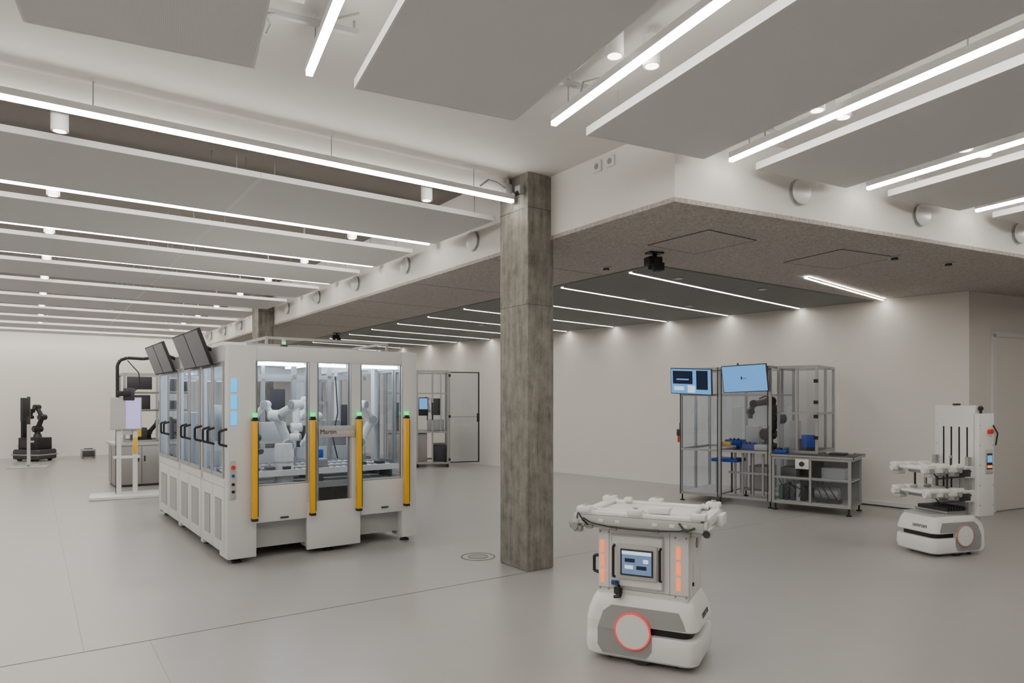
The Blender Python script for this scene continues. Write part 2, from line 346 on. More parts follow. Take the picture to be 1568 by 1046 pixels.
for x0,x1,z0 in ((.264,.777,.735),(.871,1.222,.527),(1.339,1.822,.713)):
    mb.box(x0,x1,.018,.023,z0,1.93,'glass')
    for q in ((x0,x0+.018,z0,1.93),(x1-.018,x1,z0,1.93)): mb.box(q[0],q[1],.024,.04,q[2],q[3],'alu')
    mb.box(x0+.03,x1-.03,.05,.07,1.893,1.925,'ledc')
    for q in ((x0,x1,z0-.012,z0),(x0,x1,1.93,1.938),(x0-.008,x0,z0,1.93),(x1,x1+.008,z0,1.93)): mb.box(q[0],q[1],-.002,.0,q[2],q[3],'grey')
mb.box(.871,1.27,-.02,.0,1.175,1.29,'lgrey',.003)
for x in (.235,.80,1.295,1.85):
    mb.box(x-.028,x+.018,-.085,-.03,.42,1.36,'yellow',.004); mb.box(x+.018,x+.026,-.08,-.035,.44,1.34,'black'); mb.box(x-.03,x+.022,-.087,-.028,1.355,1.37,'black'); mb.box(x-.03,x+.022,-.087,-.028,.40,.425,'black')
    mb.rod((x,-.055,1.37),(x,-.055,1.39),.026,'black',14); mb.rod((x,-.055,1.39),(x,-.055,1.43),.025,'green',14)
    mb.box(x-.02,x+.015,-.035,0,.6,.64,'lgrey'); mb.box(x-.02,x+.015,-.035,0,1.2,1.24,'lgrey')
for z in (1.32,1.47,1.63): mb.box(.030,.080,-.01,0,z,z+.125,'cyan')
mb.box(.02,.07,-.015,0,.62,.98,'lgrey',.003); mb.rod((.045,-.015,.92),(.045,-.04,.92),.018,'red'); mb.rod((.045,-.015,.84),(.045,-.025,.84),.014,'blue')
mb.rod((.045,-.015,.76),(.045,-.025,.76),.014,'black'); mb.rod((.045,-.015,.69),(.045,-.025,.69),.014,'black')
posts=[(0.04,.12),(1.0,1.10),(2.18,2.28),(3.5,3.6)]
for y0,y1 in posts: mb.box(0,T,y0,y1,.05,H,'cellw',.003)
for xx,nm in ((0,0),(Wd-T,1)):
    mb.box(xx,xx+T,.12,3.5,1.93,H,'cellw'); mb.box(xx,xx+T,.12,3.5,.72,.80,'cellw')
    for y0,y1 in ((.12,1.0),(1.10,2.18),(2.28,3.5)):
        ym=(y0+y1)/2
        for a,b in ((y0,ym-.004),(ym+.004,y1)):
            s=-.012 if xx==0 else T
            mb.box(xx+s,xx+s+.012,a+.005,a+.045,.81,1.92,'alu'); mb.box(xx+s,xx+s+.012,b-.045,b-.005,.81,1.92,'alu'); mb.box(xx+s,xx+s+.012,a+.045,b-.045,.81,.85,'alu'); mb.box(xx+s,xx+s+.012,a+.045,b-.045,1.88,1.92,'alu')
            mb.box(xx+.018,xx+.023,a+.01,b-.01,.80,1.93,'glassb' if xx==0 else 'glass')
            mb.box(xx-.004,xx+T,a+.003,b-.003,.09,.715,'cellw',.004)
            mb.box(xx-.008 if xx==0 else xx+T,xx-.004 if xx==0 else xx+T+.004,a+.10,b-.10,.20,.60,'grey')
            for z in [.21+.02*j for j in range(19)]: mb.box(xx-.010 if xx==0 else xx+T,xx-.008 if xx==0 else xx+T+.006,a+.11,b-.11,z,z+.009,'lgrey')
        if xx==0:
            for yy in (ym-.10,ym+.10):
                mb.path([(-.012,yy,1.12),(-.075,yy,1.14),(-.075,yy,1.26),(-.012,yy,1.28)],.012,'black')
for yy in (.02,1.05): mb.path([(-.0,yy,1.12),(-.07,yy,1.14),(-.07,yy,1.26),(-.0,yy,1.28)],.012,'black')
for y0,y1 in posts: mb.box(Wd-T,Wd,y0,y1,.05,H,'cellw')
mb.box(0,.12,LEN-T,LEN,.05,H,'cellw'); mb.box(Wd-.12,Wd,LEN-T,LEN,.05,H,'cellw'); mb.box(.9,1.1,LEN-T,LEN,.05,H,'cellw'); mb.box(.12,Wd-.12,LEN-T,LEN,1.93,H,'cellw'); mb.box(.12,Wd-.12,LEN-T,LEN,.05,.75,'cellw')
mb.box(.12,Wd-.12,LEN-.02,LEN-.015,.75,1.93,'glass')
mb.box(.04,Wd-.04,.04,LEN-.04,2.04,2.06,'cellw')
for x in (.35,1.0,1.65): mb.box(x-.03,x+.03,.3,3.3,2.015,2.04,'ledc')
mb.box(.04,Wd-.04,.19,LEN-.04,.64,.70,'grey')
mb.box(.04,Wd-.04,.19,LEN-.04,.10,.12,'lgrey')
for x,y in ((1.05,1.25),(.60,1.25),(1.48,1.25),(1.0,2.3),(.25,2.3),(1.75,2.3)):
    mb.box(x-.025,x+.025,y-.025,y+.025,.70,2.03,'alu')
for y in (1.25,2.3): mb.box(.05,1.95,y-.025,y+.025,1.80,1.85,'alu')
mb.box(.05,1.95,1.24,1.26,.70,1.0,'lgrey')
mb.box(.60,.64,1.25,2.3,1.5,1.54,'alu'); mb.box(1.40,1.44,1.25,2.3,1.5,1.54,'alu')
for y0 in (.24,.60,.92):
    mb.box(.1,1.9,y0,y0+.03,.78,.84,'plast'); mb.box(.1,1.9,y0+.24,y0+.27,.78,.84,'alu'); mb.box(.1,1.9,y0+.03,y0+.24,.775,.785,'dgrey')
    for j in range(24): x=.14+j*.075; mb.rod((x,y0+.03,.815),(x,y0+.24,.815),.016,'plast',8)
    for x in (.2,1.0,1.8): mb.box(x-.02,x+.02,y0,y0+.27,.70,.78,'dgrey')
for x in (.35,.50,.66,1.42,1.5,1.72): mb.box(x-.04,x+.04,.3,.42,.84,.87,'dgrey',.004); mb.rod((x,.36,.87),(x,.36,.90),.012,'alu')
mb.rod((.66,.42,.70),(.66,.42,.98),.10,'plast',24); mb.rod((.66,.42,.98),(.66,.42,1.10),.10,'plast',24,r2=.085); mb.rod((.66,.42,.90),(.66,.42,.92),.103,'lgrey',24)
arm(mb,[(.90,.98,.84),(.90,.98,1.05),(.74,.90,1.38),(.86,.62,1.50),(.84,.55,1.26),(.82,.52,1.16)],.062,'plast','grey')
arm(mb,[(1.76,.98,.84),(1.76,.98,1.05),(1.90,.95,1.32),(1.70,.80,1.50),(1.58,.72,1.36),(1.56,.7,1.22)],.058,'plast','grey')
arm(mb,[(.36,.80,.84),(.36,.80,.94),(.30,.7,1.10),(.42,.58,1.16),(.44,.55,1.02)],.045,'dgrey','black')
arm(mb,[(.55,1.8,.70),(.55,1.8,.98),(.65,1.6,1.3),(.8,1.5,1.5),(.9,1.45,1.3)],.055,'plast','lgrey')
arm(mb,[(1.35,1.7,.70),(1.35,1.7,1.0),(1.45,1.6,1.35),(1.3,1.5,1.55),(1.2,1.45,1.35)],.055,'plast','lgrey')
mb.rod((1.02,.52,.84),(1.02,.52,1.6),.012,'black'); mb.box(.98,1.06,.49,.55,1.55,1.64,'dgrey',.004); mb.box(1.08,1.2,.7,.85,.84,1.0,'blue',.01); mb.box(1.40,1.46,.42,.48,.84,1.12,'dgrey',.006); mb.box(.92,1.1,.3,.44,.84,.93,'alu',.01)
mb.box(1.55,1.85,1.6,1.9,.7,1.3,'grey',.01); mb.box(.15,.5,2.5,3.0,.7,1.4,'lgrey',.01); mb.box(1.1,1.7,2.6,3.1,.7,1.2,'dgrey',.01)
mb.box(1.66,1.9,1.3,1.33,1.2,1.5,'dgrey',.006); mb.box(.12,.34,1.3,1.33,1.1,1.5,'alu',.006); mb.box(.68,.98,1.3,1.4,1.05,1.3,'lgrey',.01)
mb.box(.40,.56,1.3,1.34,1.25,1.7,'dgrey',.006); mb.box(1.1,1.3,2.32,2.36,1.2,1.7,'dgrey',.006)
for x in (.4,.45,1.55): mb.path([(x,1.22,1.84),(x+.02,1.2,1.4),(x-.05,1.18,1.1),(x,1.15,.85)],.008,'black')
for x in (.10,1.02,1.9):
    for y in (.10,1.2,2.4,3.5):
        if x==1.02 and y not in (.10,3.5): continue
        mb.rod((x,y,0),(x,y,.02),.055,'black',18,r2=.045); mb.rod((x,y,.02),(x,y,.10),.017,'black',10)
mb.frame(.5,1.9,.5,1.5,2.08,2.22,.025,'alu'); mb.frame(.25,.5,1.2,3.2,2.08,2.20,.03,'white'); mb.box(1.2,1.6,.7,1.1,2.08,2.14,'lgrey',.005)
mb.box(.62,.68,.35,.41,2.08,2.13,'dgrey'); mb.rod((.65,.38,2.13),(.65,.38,2.16),.02,'green'); mb.rod((.65,.38,2.16),(.65,.38,2.19),.02,'lgrey')
for y0 in (.34,.965,2.2,2.825):
    R=Matrix.Translation((-.04,y0,1.90))@Matrix.Rotation(D(-20),4,'Y'); mb.M=R
    mb.box(-.03,0,0,.62,0,.38,'blk',.006); mb.box(-.033,-.03,.015,.605,.015,.365,'scrd'); mb.box(0,.03,.2,.42,.1,.28,'black')
    mb.M=Matrix.Identity(4)
    mb.rod((.02,y0+.31,2.06),(-.08,y0+.31,2.10),.02,'black')
cell=mb.finish('robotic_work_cell',CR,CL,recenter=False)
bpy.context.view_layer.update()
RX=Matrix.Rotation(D(90),4,'X')
add_text('Martin',.066,worldm(CR,CL,Matrix.Translation((.885,-.0215,1.21))@RX),'black','sign_text',cell)
add_text('mechanic',.052,worldm(CR,CL,Matrix.Translation((1.06,-.0215,1.21))@RX),'white','sign_text_2',cell)

# ------------------------------------------------------------------ aluminium framed test station (right)
SR=D(-38.5); SL=(2.62,10.66,0); mb=MB(); t=.035
mb.frame(0,1.40,0,1.15,.10,2.05,t,'alu')
for x in (.62,): mb.box(x,x+t,0,t,.10,2.05,'alu'); mb.box(x,x+t,1.15-t,1.15,.10,2.05,'alu')
for y in (0,1.15-t): mb.box(t,1.40-t,y,y+t,.78,.815,'alu'); mb.box(t,1.4-t,y,y+t,1.62,1.65,'alu')
mb.box(0,t,t,1.15-t,.78,.815,'alu'); mb.box(1.40-t,1.40,t,1.15-t,.78,.815,'alu')
mb.box(0,t,.55,.585,.1,2.05,'alu'); mb.box(1.4-t,1.4,.55,.585,.1,2.05,'alu')
mb.box(.62,1.38,.04,1.1,.79,.82,'dgrey'); mb.box(.04,.62,.04,1.1,.12,.14,'lgrey')
for x in (.78,.9,1.05,1.2): mb.box(x,x+.03,.2,.23,.14,.79,'alu')
mb.box(.7,1.35,.2,.23,.45,.48,'alu'); mb.box(.7,1.35,.7,.73,.14,.17,'alu'); mb.box(.9,1.2,.5,.9,.2,.55,'lgrey',.01)
for x0,x1 in ((t,.62),(.655,1.365)):
    mb.box(x0,x1,.015,.019,.82,2.01,'glass'); mb.box(x0,x1,1.13,1.134,.14,2.01,'glass')
mb.box(.015,.019,t,1.11,.14,2.01,'glass'); mb.box(t,.6,.015,.019,.14,.78,'glass')
for q in ((.005,.02),(.6,.615),(.66,.675),(1.345,1.36)): mb.box(q[0],q[1],-.004,0,.1,2.05,'dgrey')
mb.box(0,1.4,-.004,0,1.995,2.008,'dgrey')
mb.box(-.02,0,.02,.05,1.0,1.2,'black',.004); mb.rod((-.02,.02,.93),(-.04,.02,.93),.02,'red'); mb.box(-.04,0,.0,.04,.90,1.0,'red',.004); mb.box(-.05,0,-.01,.045,1.0,1.1,'dgrey',.004)
mb.frame(1.42,1.98,.20,1.15,.80,2.05,t,'alu'); mb.box(1.42,1.98,.20,.20+t,1.35,1.38,'alu'); mb.box(1.68,1.71,.2,.2+t,.82,2.05,'alu')
mb.box(1.455,1.945,.215,.219,.83,2.02,'glass'); mb.box(1.96,1.964,.23,1.12,.83,2.02,'glass'); mb.box(1.98-t,1.98,.66,.69,.82,2.02,'alu'); mb.box(1.98-t,1.98,.23,1.12,1.35,1.38,'alu')
for z in (1.0,1.3,1.5,1.8): mb.box(1.925,1.985,.19,.20,z,z+.05,'black')
mb.box(1.42,1.98,1.12,1.15,0.1,.8,'lgrey')
mb.frame(1.43,2.46,-.06,.60,.10,.76,t,'alu'); mb.box(1.41,2.50,-.08,.64,.76,.80,'dgrey',.004); mb.box(1.42,2.49,-.085,-.078,.765,.79,'alu'); mb.box(2.495,2.502,-.07,.63,.765,.79,'alu')
mb.box(1.93,1.96,-.06,-.03,.13,.74,'alu') ; mb.box(1.46,2.43,-.055,-.03,.46,.485,'alu')
mb.box(1.45,2.44,-.04,.58,.12,.14,'lgrey'); mb.box(1.45,2.44,.0,.56,.44,.455,'lgrey'); mb.box(1.46,2.43,.56,.57,.14,.74,'grey'); mb.box(1.46,2.43,-.045,-.041,.14,.74,'glass'); mb.box(2.435,2.439,-.03,.57,.14,.74,'glass')
mb.frame(1.42,1.98,.6,1.15,.10,.80,t,'alu')
mb.box(1.75,1.93,-.075,-.02,.60,.74,'plast',.008); mb.rod((1.84,-.075,.67),(1.84,-.09,.67),.035,'dgrey',18)
for i,(x,c) in enumerate(((1.49,'pcb'),(1.57,'black'),(1.65,'dgrey'),(1.73,'lgrey'),(1.80,'black'))): mb.box(x,x+.055,.05,.2,.14,.14+.20+.04*(i%2),c,.004)
mb.rod((1.98,.1,.27),(2.28,.1,.27),.085,'steel',20); mb.rod((1.9,.1,.27),(1.98,.1,.27),.06,'dgrey',20); mb.box(2.0,2.3,.05,.2,.14,.19,'dgrey')
for k in range(8): mb.path([(1.50+.1*k,.02,.44),(1.55+.09*k,-.01,.36),(1.65+.08*k,.0,.30),(1.57+.1*k,.03,.20)],.007,('black','pcb','dgrey','dgrey')[k%4])
mb.box(2.05,2.35,.1,.4,.46,.62,'lgrey',.006); mb.box(1.5,1.72,.1,.4,.46,.6,'dgrey',.006)
mb.box(1.46,1.62,-.04,.10,.80,.85,'blue',.004); mb.box(1.49,1.55,-.03,.03,.85,.88,'black',.004); mb.box(1.70,1.9,.3,.5,.80,1.0,'dgrey',.006); mb.box(1.5,1.62,.5,.7,.8,1.25,'lgrey',.006); mb.box(2.15,2.35,.1,.3,.80,.83,'dgrey',.004); mb.box(1.74,1.92,.27,.3,.88,1.06,'blue',.004); mb.box(2.05,2.4,.35,.5,.80,.82,'lgrey',.004)
for x in (.70,1.0): mb.box(x,x+.02,.30,.32,.14,.79,'dgrey')
for (x,y,z) in ((.68,.10,.88),(.90,.16,.82),(.74,.42,.82)):
    mb.box(x,x+.24,y,y+.24,z,z+.02,'blue')
    for q in ((x,x+.24,y,y+.01),(x,x+.24,y+.23,y+.24),(x,x+.01,y,y+.24),(x+.23,x+.24,y,y+.24)): mb.box(*q,z,z+.08,'blue')
    for k in range(3): mb.rod((x+.05+k*.06,y+.1,z+.02),(x+.05+k*.06,y+.1,z+.10),.014,'black')
mb.box(.46,.86,.12,.5,.62,.67,'blue',.004); mb.box(.50,.53,.2,.23,.14,.62,'alu'); mb.box(.80,.83,.4,.43,.14,.62,'alu'); mb.box(.64,.78,.03,.12,.88,.93,'yellow',.004)
arm(mb,[(1.16,.62,.82),(1.16,.62,1.04),(1.34,.52,1.28),(1.24,.45,1.54),(1.02,.38,1.50),(.98,.35,1.38)],.075,'dgrey','black')
mb.rod((.98,.35,1.40),(.98,.35,1.28),.035,'dgrey'); mb.box(1.04,1.3,.5,.75,.82,.90,'dgrey',.01)
mb.box(1.12,1.32,.10,.28,.82,.90,'lgrey',.006); mb.box(.75,.95,.8,1.0,.82,1.15,'lgrey',.006)
mb.path([(1.2,.6,1.05),(1.38,.6,1.3),(1.2,.55,1.64),(1.08,.45,1.58)],.012,'black')
for x0,ms in ((-.10,'scrd'),(.74,'scr')):
    mb.M=Matrix.Translation((x0,-.10,1.66))@Matrix.Rotation(D(10),4,'X')@Matrix.Rotation(D(3 if x0<0 else -2),4,'Y')
    mb.box(0,.66,0,.035,0,.40,'dgrey',.005); mb.box(.012,.648,-.003,0,.012,.388,'scr'); 
    if ms=='scrd':
        mb.box(.04,.36,-.005,-.003,.16,.36,'scrd'); mb.box(.06,.22,-.006,-.004,.06,.12,'scrw'); mb.box(.42,.60,-.007,-.004,.08,.37,'scrd'); mb.box(.28,.40,-.007,-.005,.03,.14,'scrw'); mb.box(.10,.30,-.0075,-.005,.22,.24,'scr')
    else: mb.box(.28,.30,-.005,-.003,.19,.23,'scrd'); mb.box(.30,.36,-.005,-.003,.2,.206,'scrd')
    mb.box(.28,.38,.035,.06,.12,.25,'black'); mb.M=Matrix.Identity(4)
    mb.rod((x0+.33,-.04,1.85),(x0+.33,.02,1.90),.02,'black')
mb.path([(.95,.0,2.02),(.93,-.04,2.10),(.9,-.04,2.0)],.008,'black')
for x,y in ((.03,.03),(.64,.03),(1.38,.03),(.03,1.12),(1.38,1.12),(1.47,-.03),(2.43,-.03),(2.43,.57),(1.95,1.12),(.64,1.12)):
    mb.rod((x,y,0),(x,y,.015),.035,'black',14); mb.rod((x,y,.015),(x,y,.11),.012,'black',8)
mb.finish('robot_test_station',SR,SL,recenter=False)

# ------------------------------------------------------------------ mobile robots
def amr_base(mb,ring,grey='grey'):
    b=.065
    mb.loft([(.030,.315,.222,b,0,0),(.045,.332,.240,b,0,0),(.09,.340,.247,b,0,0),(.175,.337,.244,b,0,0),(.185,.332,.239,b,0,0)],'plast')
    mb.loft([(.18,.29,.205,.06,0,0),(.24,.29,.205,.06,0,0)],'black')
    mb.loft([(.18,.20,.242,.06,-.136,0),(.240,.20,.242,.06,-.136,0)],'plast')
    mb.loft([(.232,.328,.236,b,0,0),(.242,.336,.243,b,0,0),(.30,.326,.236,b,0,0),(.355,.306,.222,b,0,0),(.385,.290,.208,b,0,0),(.395,.275,.195,b,0,0)],'plast')
    for s in (-1,1):
        y2=s*.2495
        mb.prism([(-.22,.055),(.04,.055),(.075,.10),(.075,.175),(.06,.205),(-.25,.205),(-.25,.10)],'y',s*.235,y2,grey)
        X=Matrix.Translation((0,s*.2520,.20))@Matrix.Rotation(s*D(7.5),4,'X'); mb.M=X
        mb.prism([(-.25,0),(.06,0),(.06,.040),(.27,.044),(.255,.09),(.225,.140),(-.17,.140),(-.22,.10)],'y',-s*.020,0,grey)
        mb.M=Matrix.Identity(4)
        mb.rod((-.035,s*.235,.205),(-.035,s*.262,.205),.100,'plast',40); mb.ring((-.035,s*.250,.205),.107,.009,(0,s,0),ring,w=.012)
    for x,y in ((.2,.15),(.2,-.15),(-.2,.15),(-.2,-.15)): mb.rod((x,y-.012,.028),(x,y+.012,.028),.028,'black',18)
    for y in (-.19,.19): mb.rod((0,y-.025,.075),(0,y+.025,.075),.075,'dgrey',24)
R1=D(-26); L1=(.845,4.19,0)
mb=MB(); amr_base(mb,'ring')
mb.box(-.265,.275,-.19,.19,.39,.79,'white',.006)
mb.box(.272,.280,-.17,.17,.42,.76,'white',.003)
f=-.19
mb.box(-.185,.135,f-.012,f,.44,.755,'lgrey',.006); mb.box(-.173,.123,f-.014,f-.012,.452,.743,'white')
mb.box(-.14,.10,f-.03,f-.012,.495,.70,'lgrey',.006); mb.box(-.118,.078,f-.034,f-.03,.52,.675,'dgrey'); mb.box(-.108,.068,f-.036,f-.034,.53,.665,'scrg')
mb.box(-.108,.068,f-.0368,f-.036,.645,.665,'scrw')
for x,z,w in ((-.09,.60,.06),(-.09,.56,.05),(-.02,.56,.06),(.02,.60,.03)): mb.box(x,x+w,f-.0375,f-.036,z,z+.022,'scrw' if w<.06 else 'scrd')
for x in (-.160,.118): mb.path([(x,f-.012,.50),(x,f-.04,.51),(x,f-.04,.68),(x,f-.012,.69)],.008,'black')
mb.box(-.16,-.11,f-.03,f-.014,.40,.44,'black',.005); mb.rod((-.135,f-.03,.42),(-.135,f-.05,.42),.016,'dgrey'); mb.box(-.175,-.13,f-.035,f-.014,.455,.48,'blue',.004)
mb.path([(-.15,f-.03,.47),(-.12,f-.06,.46),(-.11,f-.06,.40),(-.15,f-.05,.39)],.010,'black')
for x in (-.238,.218):
    for z in (.455,.545,.635): mb.box(x-.012,x+.012,f-.006,f,z,z+.075,'orange',.002)
for x in (-.252,.262,-.2,.2):
    for z in (.42,.76): mb.rod((x,f-.004,z),(x,f,z),.006,'grey',8)
mb.box(-.262,.272,f-.002,f,.425,.429,'grey'); mb.box(.166,.169,f-.002,f,.42,.78,'grey'); mb.box(-.199,-.196,f-.002,f,.42,.78,'grey')
mb.path([(-.265,-.15,.50),(-.305,-.15,.51),(-.305,-.15,.60),(-.265,-.15,.61)],.010,'black')
mb.rod((.280,.02,.70),(.286,.02,.70),.03,'grey',20); mb.rod((.280,-.1,.48),(.288,-.1,.48),.012,'black'); mb.box(.28,.283,-.08,.1,.5,.6,'white')
# top transfer module
mb.box(-.34,.36,-.25,.25,.79,.815,'lgrey',.005); mb.box(-.30,.32,-.22,.22,.815,.872,'plast',.006); mb.box(-.26,.28,-.19,.19,.872,.884,'white',.004)
mb.box(-.05,.12,-.1,.1,.884,.892,'plast',.003)
for s in (-1,1):
    y=s*.245
    mb.box(-.365,.375,y-.030,y+.030,.812,.868,'lgrey',.006); mb.box(-.35,.36,y-.026,y+.026,.868,.893,'plast',.008)
    for x in (-.375,.375): mb.rod((x,y,.845),(x+(.018 if x>0 else -.018),y,.845),.032,'lgrey',18)
    for x in (-.33,-.02,.34): mb.box(x-.045,x+.045,y-.040,y+.040,.880,.918,'plast',.012); mb.rod((x,y,.918),(x,y,.928),.015,'lgrey',12)
    mb.rod((-.30,y-s*.055,.888),(.32,y-s*.055,.888),.014,'plast',14)
    for x in (-.22,-.12,.1,.2,.27): mb.box(x-.015,x+.015,y-.034,y+.034,.83,.85,'white',.003)
for x in (-.35,.36): mb.box(x-.03,x+.03,-.22,.22,.825,.885,'plast',.012)
for x in (-.28,.28): mb.rod((x,-.23,.893),(x,.23,.893),.013,'plast',12)
mb.box(.05,.17,-.23,-.17,.893,.93,'plast',.01); mb.box(-.21,-.16,.15,.2,.893,.925,'plast',.01)
mb.box(-.40,-.36,-.28,-.20,.79,.84,'lgrey',.006); mb.rod((-.42,-.27,.80),(-.37,-.24,.81),.02,'steel'); mb.rod((-.38,-.285,.80),(-.38,-.30,.80),.022,'grey'); mb.box(-.39,-.34,-.29,-.24,.765,.80,'grey',.006)
mb.box(.37,.41,-.27,-.14,.785,.835,'lgrey',.006); mb.rod((.39,-.28,.81),(.39,-.27,.81),.02,'dgrey'); mb.box(.37,.42,.10,.25,.79,.86,'plast',.01)
mb.path([(-.33,-.282,.85),(-.28,-.284,.825),(-.16,-.281,.808),(-.05,-.280,.803),(.12,-.281,.805),(.24,-.282,.815),(.30,-.282,.83)],.004,'black')
mb.path([(-.36,-.27,.87),(-.33,-.29,.84),(-.30,-.28,.81)],.005,'black'); mb.path([(.24,-.282,.86),(.28,-.30,.82),(.33,-.285,.84)],.006,'dgrey')
for x in (-.3,-.15,.1,.28): mb.box(x-.02,x+.02,-.268,-.25,.785,.81,'grey',.003)
r1=mb.finish('mobile_transport_robot',R1,L1,recenter=False)
bpy.context.view_layer.update()
FX=Matrix.Rotation(D(90),4,'Z')@Matrix.Rotation(D(90-10),4,'X')
add_text('omron',.062,worldm(R1,L1,Matrix.Translation((.335,-.08,.28))@FX),'black','brand_lettering',r1)

R2=D(196); L2=(4.40,7.02,0)
mb=MB(); amr_base(mb,'ringw')
mb.box(-.24,-.20,-.24,.22,.38,1.50,'white',.004)
for y in (-.14,-.05,.04,.13): mb.box(-.199,-.196,y,y+.016,.52,1.28,'black')
mb.box(-.30,-.24,-.24,.20,.40,1.48,'lgrey',.004)
mb.box(-.40,-.20,.20,.265,.39,1.42,'white',.008); mb.box(-.40,-.24,-.24,.2,.40,1.36,'white',.01)
mb.box(-.37,-.28,.265,.275,.82,1.06,'lgrey',.003); mb.box(-.36,-.29,.275,.277,.86,1.02,'dgrey'); mb.box(-.355,-.295,.277,.279,.93,1.00,'scr'); mb.box(-.355,-.295,.277,.279,.875,.90,'orange')
mb.rod((-.33,.265,1.24),(-.33,.30,1.24),.024,'red'); mb.path([(-.38,.27,1.30),(-.40,.30,1.22),(-.40,.28,1.1)],.007,'black')
mb.rod((-.24,.25,1.42),(-.24,.25,1.46),.012,'black'); mb.sph((-.24,.25,1.47),.026,'black'); mb.rod((-.22,.0,1.50),(-.22,.0,1.52),.035,'dgrey')
for z in (.5,.7,.9,1.1,1.3):
    for x in (-.385,-.215): mb.rod((x,.265,z),(x,.268,z),.006,'grey',8)
    mb.rod((-.196,-.22,z),(-.194,-.22,z),.006,'grey',8)
mb.box(-.20,.28,-.18,.18,.392,.415,'lgrey',.004); mb.box(-.18,.12,-.19,.19,.415,.44,'steel',.004)
for k in range(8): mb.box(-.16+.035*k,-.14+.035*k,-.17,.17,.44,.475,'dgrey')
for z,xe in ((.60,.38),(.84,.40)):
    mb.box(-.20,-.08,-.22,.22,z-.07,z+.05,'white',.006); mb.box(-.08,.26,-.14,.14,z-.025,z+.01,'grey',.004)
    for y in (-.19,.19):
        mb.box(-.15,xe,y-.030,y+.030,z-.01,z+.045,'plast',.012)
        for x in (.00,.18,xe-.05): mb.box(x-.055,x+.055,y-.046,y+.046,z+.03,z+.075,'plast',.014); mb.rod((x,y-.048,z+.01),(x,y+.048,z+.01),.024,'grey')
        mb.rod((xe,y,z+.018),(xe+.025,y,z+.018),.028,'plast')
        mb.box(xe-.12,xe-.02,y-.04,y+.04,z-.05,z-.01,'lgrey',.012)
    for x in (-.04,.07,.13,.24,xe-.05): mb.rod((x,-.18,z+.03),(x,.18,z+.03),.017,'plast')
    mb.path([(xe-.04,.22,z+.02),(xe-.12,.235,z-.06),(-.05,.23,z-.05),(-.15,.22,z)],.008,'black')
    mb.box(-.12,-.02,.20,.245,z-.05,z+.02,'dgrey',.004); mb.box(.08,.14,.215,.24,z-.04,z,'grey',.004)
for y in (-.19,.19): mb.box(-.17,-.13,y-.02,y+.02,.41,.98,'alu')
for y in (.19,-.19): mb.rod((-.02,y,.64),(-.02,y,.83),.014,'alu'); mb.rod((.12,y,.64),(.12,y,.83),.010,'dgrey')
mb.rod((.05,.17,.90),(.05,.17,.98),.010,'dgrey'); mb.sph((.05,.17,.985),.015,'steel')
r2=mb.finish('mobile_forklift_robot',R2,L2,recenter=False)
bpy.context.view_layer.update()
add_text('omron',.062,worldm(R2,L2,Matrix.Translation((.335,-.02,.28))@FX),'black','brand_lettering',r2)

# ------------------------------------------------------------------ rear aluminium cell
mb=MB(); t=.04
mb.frame(0,1.5,0,1.3,.08,2.25,t,'alu'); mb.box(.75,.79,0,t,.08,2.25,'alu'); mb.box(1.1,1.14,0,t,.08,2.25,'alu'); mb.box(1.46,1.5,.6,.64,.08,2.25,'alu'); mb.box(1.3,1.33,0,t,.84,2.2,'alu')
mb.box(t,1.46,0,t,.80,.84,'alu'); mb.box(t,1.46,.04,1.26,.80,.83,'steel'); mb.box(.1,1.0,.1,1.2,.12,.78,'steel',.006); mb.box(t,1.46,0,t,1.7,1.73,'alu')
mb.box(1.15,1.45,.1,1.2,.12,.5,'dgrey',.01)
mb.box(t,1.46,.015,.02,.84,2.2,'glass')
mb.box(.80,1.02,-.05,-.02,1.20,1.62,'black',.004); mb.box(.815,1.005,-.053,-.05,1.35,1.60,'scr'); mb.box(.2,.5,.3,.6,.84,1.5,'dgrey',.01); mb.rod((1.12,-.02,1.1),(1.12,-.02,1.5),.015,'black'); mb.rod((1.0,-.02,1.1),(1.0,-.02,1.4),.012,'black')
mb.box(1.0,1.4,.3,.6,.84,1.1,'lgrey',.01); mb.box(1.1,1.35,.5,.55,1.2,1.6,'dgrey',.01)
arm(mb,[(.7,.7,.83),(.7,.7,1.1),(.8,.6,1.5),(1.0,.5,1.6),(1.05,.5,1.3)],.06,'plast','lgrey')
mb.M=Matrix.Translation((1.5,0,0))@Matrix.Rotation(D(14),4,'Z')
mb.box(0,.03,0,.03,.1,2.22,'alu'); mb.box(.72,.75,0,.03,.1,2.22,'dgrey'); mb.box(.03,.72,0,.03,2.195,2.22,'dgrey'); mb.box(.03,.72,0,.03,.10,.125,'dgrey'); mb.box(.03,.72,.012,.016,.13,2.19,'glass')
for z in (.15,1.15,2.1): mb.box(-.01,.04,-.01,.03,z,z+.06,'black')
mb.box(.68,.74,-.04,0,1.05,1.25,'black',.004); mb.box(.03,.72,0,.03,1.16,1.18,'alu'); mb.M=Matrix.Identity(4)
for x in (.03,.77,1.47):
    for y in (.03,1.27): mb.rod((x,y,0),(x,y,.08),.03,'black')
mb.finish('framed_robot_cell',D(8),(-2.95,15.65,0),recenter=False)

